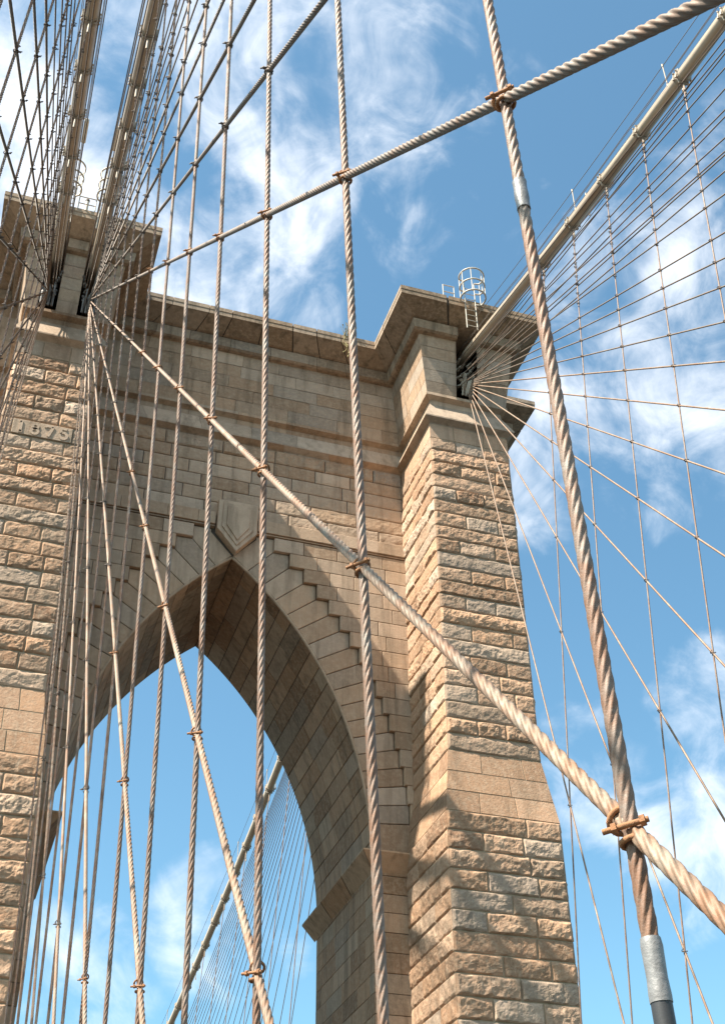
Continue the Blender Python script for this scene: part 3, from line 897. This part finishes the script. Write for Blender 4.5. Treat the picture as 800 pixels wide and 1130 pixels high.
def build_fan(kind, side, far=False):
    X = XI if kind == 'inner' else XO
    anchor, ends, sus = fan(kind)
    anchor = anchor * np.array([side, 1, 1])
    def tr(p):                       # the far side of the tower is the mirror image in its middle plane
        p = np.array(p, float)
        if far: p[1] = 2 * YC - p[1]
        return p
    where = {('inner', 1): 'right inner', ('inner', -1): 'left inner', ('outer', 1): 'right outer'}[(kind, side)]
    if far: where = 'far side right outer'
    near = kind == 'inner' and not far
    if far: ends = [-12.5 - 4.4 * i for i in range(22)]; sus = [-6.8 - 4.6324 * i for i in range(12)]
    lines = []
    top_pts = [(-16.5, 25.64), (-16.52, 26.34), (-16.4, 27.09), (-17.68, 26.35), (-17.81, 26.89), (-17.97, 27.57), (-18.02, 27.80), (-18.19, 28.49), (-18.35, 29.2), (-18.47, 29.7), (-18.51, 29.85), (-18.59, 30.2), (-18.67, 30.55)]
    for i, ye in enumerate(ends):
        zend = ZDECK
        p1 = seg_end(anchor, X, ye); p1[0] *= side
        if not far and kind == 'inner' and ye < -41:                # the part far behind the viewer is left out
            f = (-41 - anchor[1]) / (p1[1] - anchor[1]); p1 = anchor + (p1 - anchor) * f
        if not far and kind == 'outer' and ye < -36:
            f = (-36 - anchor[1]) / (p1[1] - anchor[1]); p1 = anchor + (p1 - anchor) * f
        if far and ye < -60:
            f = (-60 - anchor[1]) / (p1[1] - anchor[1]); p1 = anchor + (p1 - anchor) * f
        an = anchor.copy()
        if not far and kind == 'outer' and i >= 12:
            an[2] = 34.9 + 1.2 * (i - 12) / 12; an[0] += (-.28, .30, -.1, .18)[i % 4]; an[1] = .5
            py, pz = top_pts[min(i - 12, 12)]
            q1 = np.array([X(pz), py, pz]); p1 = an + (q1 - an) * (36.5 / (an[1] - py)); p1[2] += .25
        if kind == 'inner' and i >= 17 and not far:          # the long stays run close under the cable
            k = (i - 17) * 3
            an[2] = 35.0 + .9 * k / 9; an[1] = .3; an[0] = side * (.66 - (.05, .12, .20, .28)[i - 17])
            zz_ = an[2] - (.64 - .028 * k) * 41
            p1 = np.array([side * (XI(27.7) - (.18, .26, .34, .42)[i - 17]), -41., zz_])
        lines.append((an, p1))
    for i, (a, b) in enumerate(lines):
        mode = 0
        if near and side > 0: mode = 2 if 2 <= i <= 9 else 1
        elif near: mode = 1
        rad = .026 if kind == 'inner' else .024
        if kind == 'inner' and side > 0 and i in (6, 7): rad = .0255
        if i > 11 or (kind == 'outer' and i > 7): rad = .021 if kind == 'outer' else .018
        if far: rad = .018
        mb = MB()
        d = (b - a) / np.linalg.norm(b - a)
        A = tr(a + d * .62); B = tr(b)
        rope_geom(mb, A, B, rad, mode, sag=.015, phase=i * .7)
        loc = A
        nm = 'stay_rope'
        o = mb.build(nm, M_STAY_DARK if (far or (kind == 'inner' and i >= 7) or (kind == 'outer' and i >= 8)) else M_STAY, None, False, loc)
        steep = 'steepest' if i == 0 else ORD[i] + ' from the steepest'
        tag(o, f'diagonal steel stay of the {where} fan, {steep}', 'stay rope', f'stay ropes of the {where} fan')
        sb = MB()
        S0 = tr(a + d * .36); S1 = tr(a + d * .80)
        Sd = S1 - S0
        tube(sb, [S0, S0 + Sd * .12, S0 + Sd * .26, S0 + Sd * .30, S0 + Sd * .8, S1], [.03, .075, .075, .05, .046, .032], 8)
        s = sb.build('socket', M_GREYIRON if kind == 'inner' else M_WHITE, None, False, S0)
        s.parent = o; s.location = Vector(S0) - o.location
    for i, y in enumerate(sus):
        z1 = (cable_zf(y) if far else cable_z(y)) - .1
        p0 = np.array([X(ZDECK) * side, y, ZDECK]); p1 = np.array([X(z1) * side, y, z1])
        mode = 0
        if near: mode = 2 if (side > 0 and i < 6) else 1
        rad = .0235 if near else .021
        mb = MB()
        rope_geom(mb, tr(p0), tr(p1), rad, mode, phase=i)
        P0 = tr(p0)
        o = mb.build('suspender_rope', M_SUSP, None, False, P0)
        cnt = {1: 'nearest the viewer' if i == 0 else ORD[i] + ' from the nearest', 0: ''}[1] if not far else ('nearest the tower' if i == 0 else ORD[i] + ' from the tower')
        tag(o, f'upright steel suspender rope of the {where} cable, {cnt}', 'suspender rope', f'suspender ropes of the {where} cable')
        # clamps where stays cross
        for j, (a, b) in enumerate(lines):
            if y < b[1] or y > a[1] - .9: continue
            t = (y - a[1]) / (b[1] - a[1]); zc_ = a[2] + (b[2] - a[2]) * t
            if zc_ > z1 - .15 or zc_ < .2: continue
            if far and (i % 2 or j % 3): continue
            me = CL_NEAR if (near and side > 0 and i < 7) else (CL_MID if near else CL_FAR)
            if near and side > 0 and j >= 8: me = CL_MID
            add_clamp(o, me, tr((X(zc_) * side, y, zc_)), rz=0 if side > 0 else math.pi)
        # shackle under the cable band
        hb = MB(); top = tr(p1)
        tube(hb, [top + np.array([0, 0, -.55]), top + np.array([0, 0, -.12])], .034, 6)
        h = hb.build('rope_socket', M_BAND, None, False, top); h.parent = o; h.location = Vector(top) - o.location
        if near and side > 0 and i == 0:
            for (za_, zb_, mat_, nm_, rr) in ((3.83, 3.99, M_TAPE, 'tape_wrap', .0268), (.93, 1.085, M_TAPE, 'tape_wrap', .0262), (ZDECK, .94, M_BLACK, 'rubber_sleeve', .0262)):
                sb = MB(); pts = []; rad_ = []
                for q in np.linspace(0, 1, 9 if mat_ is M_TAPE else 4):
                    z = za_ + (zb_ - za_) * q
                    pts.append((X(z), y, z)); rad_.append(rr * (1 + (.05 * math.sin(q * 9 + za_) + random.uniform(-.02, .04) if mat_ is M_TAPE else 0)))
                tube(sb, pts, rad_, 14)
                c = sb.build(nm_, mat_, None, False, pts[0]); c.parent = o; c.location = Vector(pts[0]) - o.location
    return lines
build_fan('inner', 1); build_fan('inner', -1); build_fan('outer', 1); build_fan('outer', 1, far=True)

# --- main cables
def main_cable(side, X, label, y_end, far_end, bands, lampbox):
    mb = MB(); P = []
    for y in np.linspace(y_end, 1.5, 60): P.append((X(cable_z(y)) * side, y, cable_z(y) + .12))
    for y in np.linspace(2.2, 2 * YC - 2.2, 8): P.append((X(36.3) * side, y, 36.40))
    if far_end:
        for y in np.linspace(1.5, far_end, 60): P.append((X(cable_zf(y)) * side, 2 * YC - y, cable_zf(y) + .12))
    tube(mb, P, .20, 20)
    loc = P[0]
    o = mb.build('suspension_cable', M_CABLE, None, False, loc)
    tag(o, label, 'cable')
    ox, oz = Vector(loc), 0
    def child(mbx, nm, mat, at):
        c = mbx.build(nm, mat, None, False, at); c.parent = o; c.location = Vector(at) - Vector(loc); return c
    # bands with bolts above each suspender
    for (y, farq) in bands:
        z = (cable_zf(y) if farq else cable_z(y)) + .12; yy = 2 * YC - y if farq else y
        sl = (.385 + .0044 * y) if farq else (.35 + .0068 * y)
        if farq: sl = -sl
        d = np.array([0, 1, sl]); d /= np.linalg.norm(d)
        c = np.array([X(z) * side, yy, z]); u = np.cross(d, [1, 0, 0])
        bm_ = MB()
        tube(bm_, [c - d * .13, c - d * .125, c + d * .125, c + d * .13], [.20, .232, .232, .20], 18, smooth=False)
        for k in (-1, 1):
            for e in (-.07, .07):
                q = c + d * e + np.array([k * .235, 0, 0])
                tube(bm_, [q - u * .10, q + u * .10], .018, 6, smooth=False)
                tube(bm_, [q - u * .13, q - u * .09], .032, 6, smooth=False)
                tube(bm_, [q + u * .09, q + u * .13], .032, 6, smooth=False)
            tube(bm_, [c + np.array([k * .2, 0, 0]), c + np.array([k * .14, 0, -.30])], .022, 6)
        tube(bm_, [c + np.array([-.15, 0, -.28]), c + np.array([.15, 0, -.28])], .028, 6)
        child(bm_, 'cable_band', M_BAND, c)
    # hand wires on posts
    WO = .25
    def wires(ysgn, ylim):
        for k in (-1, 1):
            w = MB(); Q = []
            for y in np.linspace(-1.5, ylim, 40):
                z = (cable_z(y) if ysgn > 0 else cable_zf(y)) + 1.15
                Q.append((X(z) * side + k * WO, y if ysgn > 0 else 2 * YC - y, z))
            tube(w, Q, .011, 5); child(w, 'hand_wire', M_WIRE, Q[0])
        y = -10.2
        while y > ylim and X is XO:
            for k in (-1, 1):
                s_ = MB(); z = (cable_z(y) if ysgn > 0 else cable_zf(y)) + .12
                yy = y if ysgn > 0 else 2 * YC - y
                q0 = np.array([X(z + 1.03) * side + k * WO, yy, z + .02]); q1 = np.array([X(z + 1.03) * side + k * WO, yy, z + 1.05])
                tube(s_, [q0, q1], .018, 6); tube(s_, [q1 - [0, 0, .05], q1 + [0, 0, .06]], .032, 6); tube(s_, [q0 - [0, 0, .03], q0 + [0, 0, .1]], .034, 6)
                child(s_, 'stanchion', M_BAND, q0)
            y -= 5.9
    wires(1, y_end + .5)
    if far_end: wires(-1, far_end + .5)
    # thin service wires strung along the cable
    for k, dz in ((-.27, .30), (.26, .34), (-.30, .16), (.24, -.26), (-.05, -.30)):
        w = MB(); Q = []
        for y in np.linspace(.6, y_end + .5, 40):
            z = cable_z(y) + .12 + dz + .025 * math.sin(y * 1.3 + k * 20)
            Q.append((X(z) * side + k, y, z))
        tube(w, Q, .011, 5); child(w, 'service_wire', M_WIRE, Q[0])
    if lampbox:
        b_ = MB(); y = -7.1; z = cable_z(y) + 1.1
        q = np.array([X(z) * side - (.20 if side > 0 else -.27), y, z])
        d = np.array([0, 1, .33]); d /= np.linalg.norm(d)
        tube(b_, [q - d * .62, q - d * .60, q + d * .60, q + d * .62], [.05, .085, .085, .05], 6, smooth=False)
        child(b_, 'wire_sleeve', M_WHITE, q)
    return o
_, _, sI = fan('inner'); _, _, sO = fan('outer')
bI = [(y, False) for y in sI]; bO = [(y, False) for y in sO] + [(-4.5 - 2.3162 * i, True) for i in range(22)]
main_cable(1, XI, 'thick cream painted suspension cable entering the right slot of the middle pier', -40, None, bI, True)
main_cable(-1, XI, 'thick cream painted suspension cable entering the left slot of the middle pier', -40, None, bI, True)
main_cable(1, XO, 'thick cream painted suspension cable over the right buttress, descending beyond the arch', -36, -56, bO, False)

# --- stay anchors in the slots
def anchor_thing(x, side, label, mat, cx):
    t = empty('stay_anchor', label, 'anchor', 'stay anchors in the tower slots', (x, -.05, 34.0))
    def kid(mbx, nm):
        o = mbx.build(nm, mat, None, False, (x, -.05, 34.0)); o.parent = t; o.location = (0, 0, 0)
    m0 = MB()
    for dx in (-.17, .17):
        ring = [(x + dx, .12, 34.84)] + [(x + dx, .12 - .50 * math.cos(t), 34.84 + .50 * math.sin(t)) for t in np.linspace(math.radians(-78), math.radians(42), 14)]
        n_ = len(ring); V = ring + [(p[0] + .05, p[1], p[2]) for p in ring]
        Fs = [list(range(n_)), list(range(n_, 2 * n_))[::-1]] + [[i, i + n_, (i + 1) % n_ + n_, (i + 1) % n_] for i in range(n_)]
        m0.add(V, Fs)
        kid(m0, 'anchor_plate'); m0 = MB()
    m1 = MB()
    pts = [(x + cx * .05, .9, 35.3), (x, .3, 35.05), (x, -.06, 34.87), (x, -.16, 34.6), (x, -.05, 34.1)]
    for dx in (-.20, -.07, .07, .20):
        q = [(a + dx, b, c) for a, b, c in pts]
        tube(m1, q, [.05, .05, .06, .05, .05], 6, smooth=False)
    kid(m1, 'eye_bar')
    m2 = MB(); tube(m2, [(x - .30, -.08, 34.87), (x + .30, -.08, 34.87)], .045, 8); tube(m2, [(x - .28, -.14, 34.62), (x + .28, -.14, 34.62)], .04, 8)
    for dx in (-.25, .25):
        tube(m2, [(x + dx - .03, -.08, 34.87), (x + dx + .03, -.08, 34.87)], .075, 6, smooth=False)
    kid(m2, 'anchor_pin')
anchor_thing(.74, 1, 'dark iron stay anchor at the right slot of the middle pier', M_GREYIRON, 1)
anchor_thing(-.74, -1, 'dark iron stay anchor at the left slot of the middle pier', M_GREYIRON, -1)
anchor_thing(15.52, 1, 'pale iron stay anchor in the slot of the right buttress', M_BAND, 1)

# --- ladder cages on the cornice
def ladder_cage(x, y, zb, zt, rcage, label, grp):
    t = empty('ladder_cage', label, 'ladder', grp, (x, y, zb))
    def kid(mbx, nm):
        o = mbx.build(nm, M_WHITE, None, False, (x, y, zb)); o.parent = t; o.location = (0, 0, 0)
    for s in (-1, 1):
        r = MB(); tube(r, [(x + s * .22, y, zb), (x + s * .22, y, zt - .05)], .024, 6); kid(r, 'side_rail')
    z = zb + .15
    while z < zt - .2:
        r = MB(); tube(r, [(x - .22, y, z), (x + .22, y, z)], .016, 5); kid(r, 'rung'); z += .3
    for zh in (zt, zt - .62, zt - 1.25):
        h = MB()
        P = [(x + rcage * math.sin(a), y - .03 - rcage * .95 + rcage * math.cos(a) , zh) for a in np.linspace(-math.pi * .83 + math.pi, math.pi * .83 + math.pi, 20)]
        P = [(x - .22, y, zh)] + [(x + rcage * math.cos(a), y - .30 + rcage * math.sin(a), zh) for a in np.linspace(math.radians(150), math.radians(390), 22)] + [(x + .22, y, zh)]
        tube(h, P, .034, 6); kid(h, 'hoop')
    for a in (150, 200, 245, 295, 340, 390):
        b = MB(); q = (x + rcage * math.cos(math.radians(a)), y - .30 + rcage * math.sin(math.radians(a)))
        tube(b, [(q[0], q[1], zt), (q[0], q[1], zt - 1.28)], .018, 5); kid(b, 'cage_bar')
    return t
ladder_cage(15.27, -1.56, 36.3, 38.95, .50, 'white caged ladder climbing to the cornice of the right buttress', 'caged ladders at the tower top')
ladder_cage(.72, -1.56, 37.0, 39.75, .40, 'white caged ladder at the top of the middle pier, right of the flagpole', 'caged ladders at the tower top')
ladder_cage(-.66, -1.56, 37.0, 39.75, .40, 'white caged ladder at the top of the middle pier, left of the flagpole', 'caged ladders at the tower top')
def rail(x0, x1, y, label):
    t = empty('guard_rail', label, 'railing', 'guard rails on the tower cornice', ((x0 + x1) / 2, y, 37.98))
    def kid(pts, nm):
        m = MB(); tube(m, pts, .022, 6)
        o = m.build(nm, M_WHITE, None, False, t.location); o.parent = t; o.location = (0, 0, 0)
    kid([(x0, y, 38.78), (x1, y, 38.78)], 'top_rail'); kid([(x0, y, 38.40), (x1, y, 38.40)], 'middle_rail')
    for x in (x0, x1): kid([(x, y, 37.98), (x, y, 38.80)], 'post')
rail(14.25, 14.72, -1.30, 'short white guard rail beside the caged ladder on the right buttress')
rail(-.28, .34, -1.38, 'white guard rail across the cornice between the two middle ladders')
# --- flagpole
t = empty('flagpole', 'white flagpole with dark ball top and furled navy flag on the middle pier', 'flagpole', None, (.02, -.4, 37.98))
def fk(mbx, nm, mat):
    o = mbx.build(nm, mat, None, False, t.location); o.parent = t; o.location = (0, 0, 0)
m = MB(); tube(m, [(.02, -.4, 37.98), (.02, -.4, 39.72)], [.075, .068], 12); fk(m, 'pole', M_WHITE)
m = MB(); tube(m, [(.02, -.4, 39.70), (.02, -.4, 39.74), (.02, -.4, 39.82), (.02, -.4, 39.86)], [.05, .085, .085, .04], 12); fk(m, 'finial', M_DARKIRON)
m = MB()
rows = []
for k, zq in enumerate(np.linspace(39.25, 38.25, 9)):
    wd = .06 + .030 * k
    rows.append([(.10 + wd * s_, -.42 + .05 * math.sin(s_ * 9 + k * .5), zq - .25 * s_) for s_ in np.linspace(0, 1, 9)])
m.grid(np.array(rows), 0, smooth=True); fk(m, 'flag', M_FLAG)
# --- weed growing from the cornice joint
m = MB()
for k in range(34):
    a = random.uniform(0, 6.28); ln = random.uniform(.3, .95)
    b = np.array([11.25 + random.uniform(-.22, .22), YW - 1.47 + random.uniform(-.05, .08), 37.9 + random.uniform(-.05, .1)])
    P = [b + np.array([math.cos(a) * .28 * q * ln, -abs(math.sin(a)) * .2 * q, ln * (q - .25 * q * q)]) for q in np.linspace(0, 1, 5)]
    tube(m, P, [.010, .009, .008, .006, .012 if k % 3 else .03], 4)
for k in range(7):
    b = np.array([11.2 + random.uniform(-.2, .3), YW - 1.50, 37.85]); ln = random.uniform(.5, 1.3)
    P = [b + np.array([.16 * math.sin(q * 5 + k) * q, -.10 * q - .05, -ln * q]) for q in np.linspace(0, 1, 8)]
    tube(m, P, [.011] * 7 + [.03], 4)
o = m.build('dry_weed', M_WEED, None, False, (11.25, YW - 1.47, 37.9))
tag(o, 'dry straw coloured weed sprouting from the cornice beside the right buttress', 'weed')

scene.render.engine = 'CYCLES'
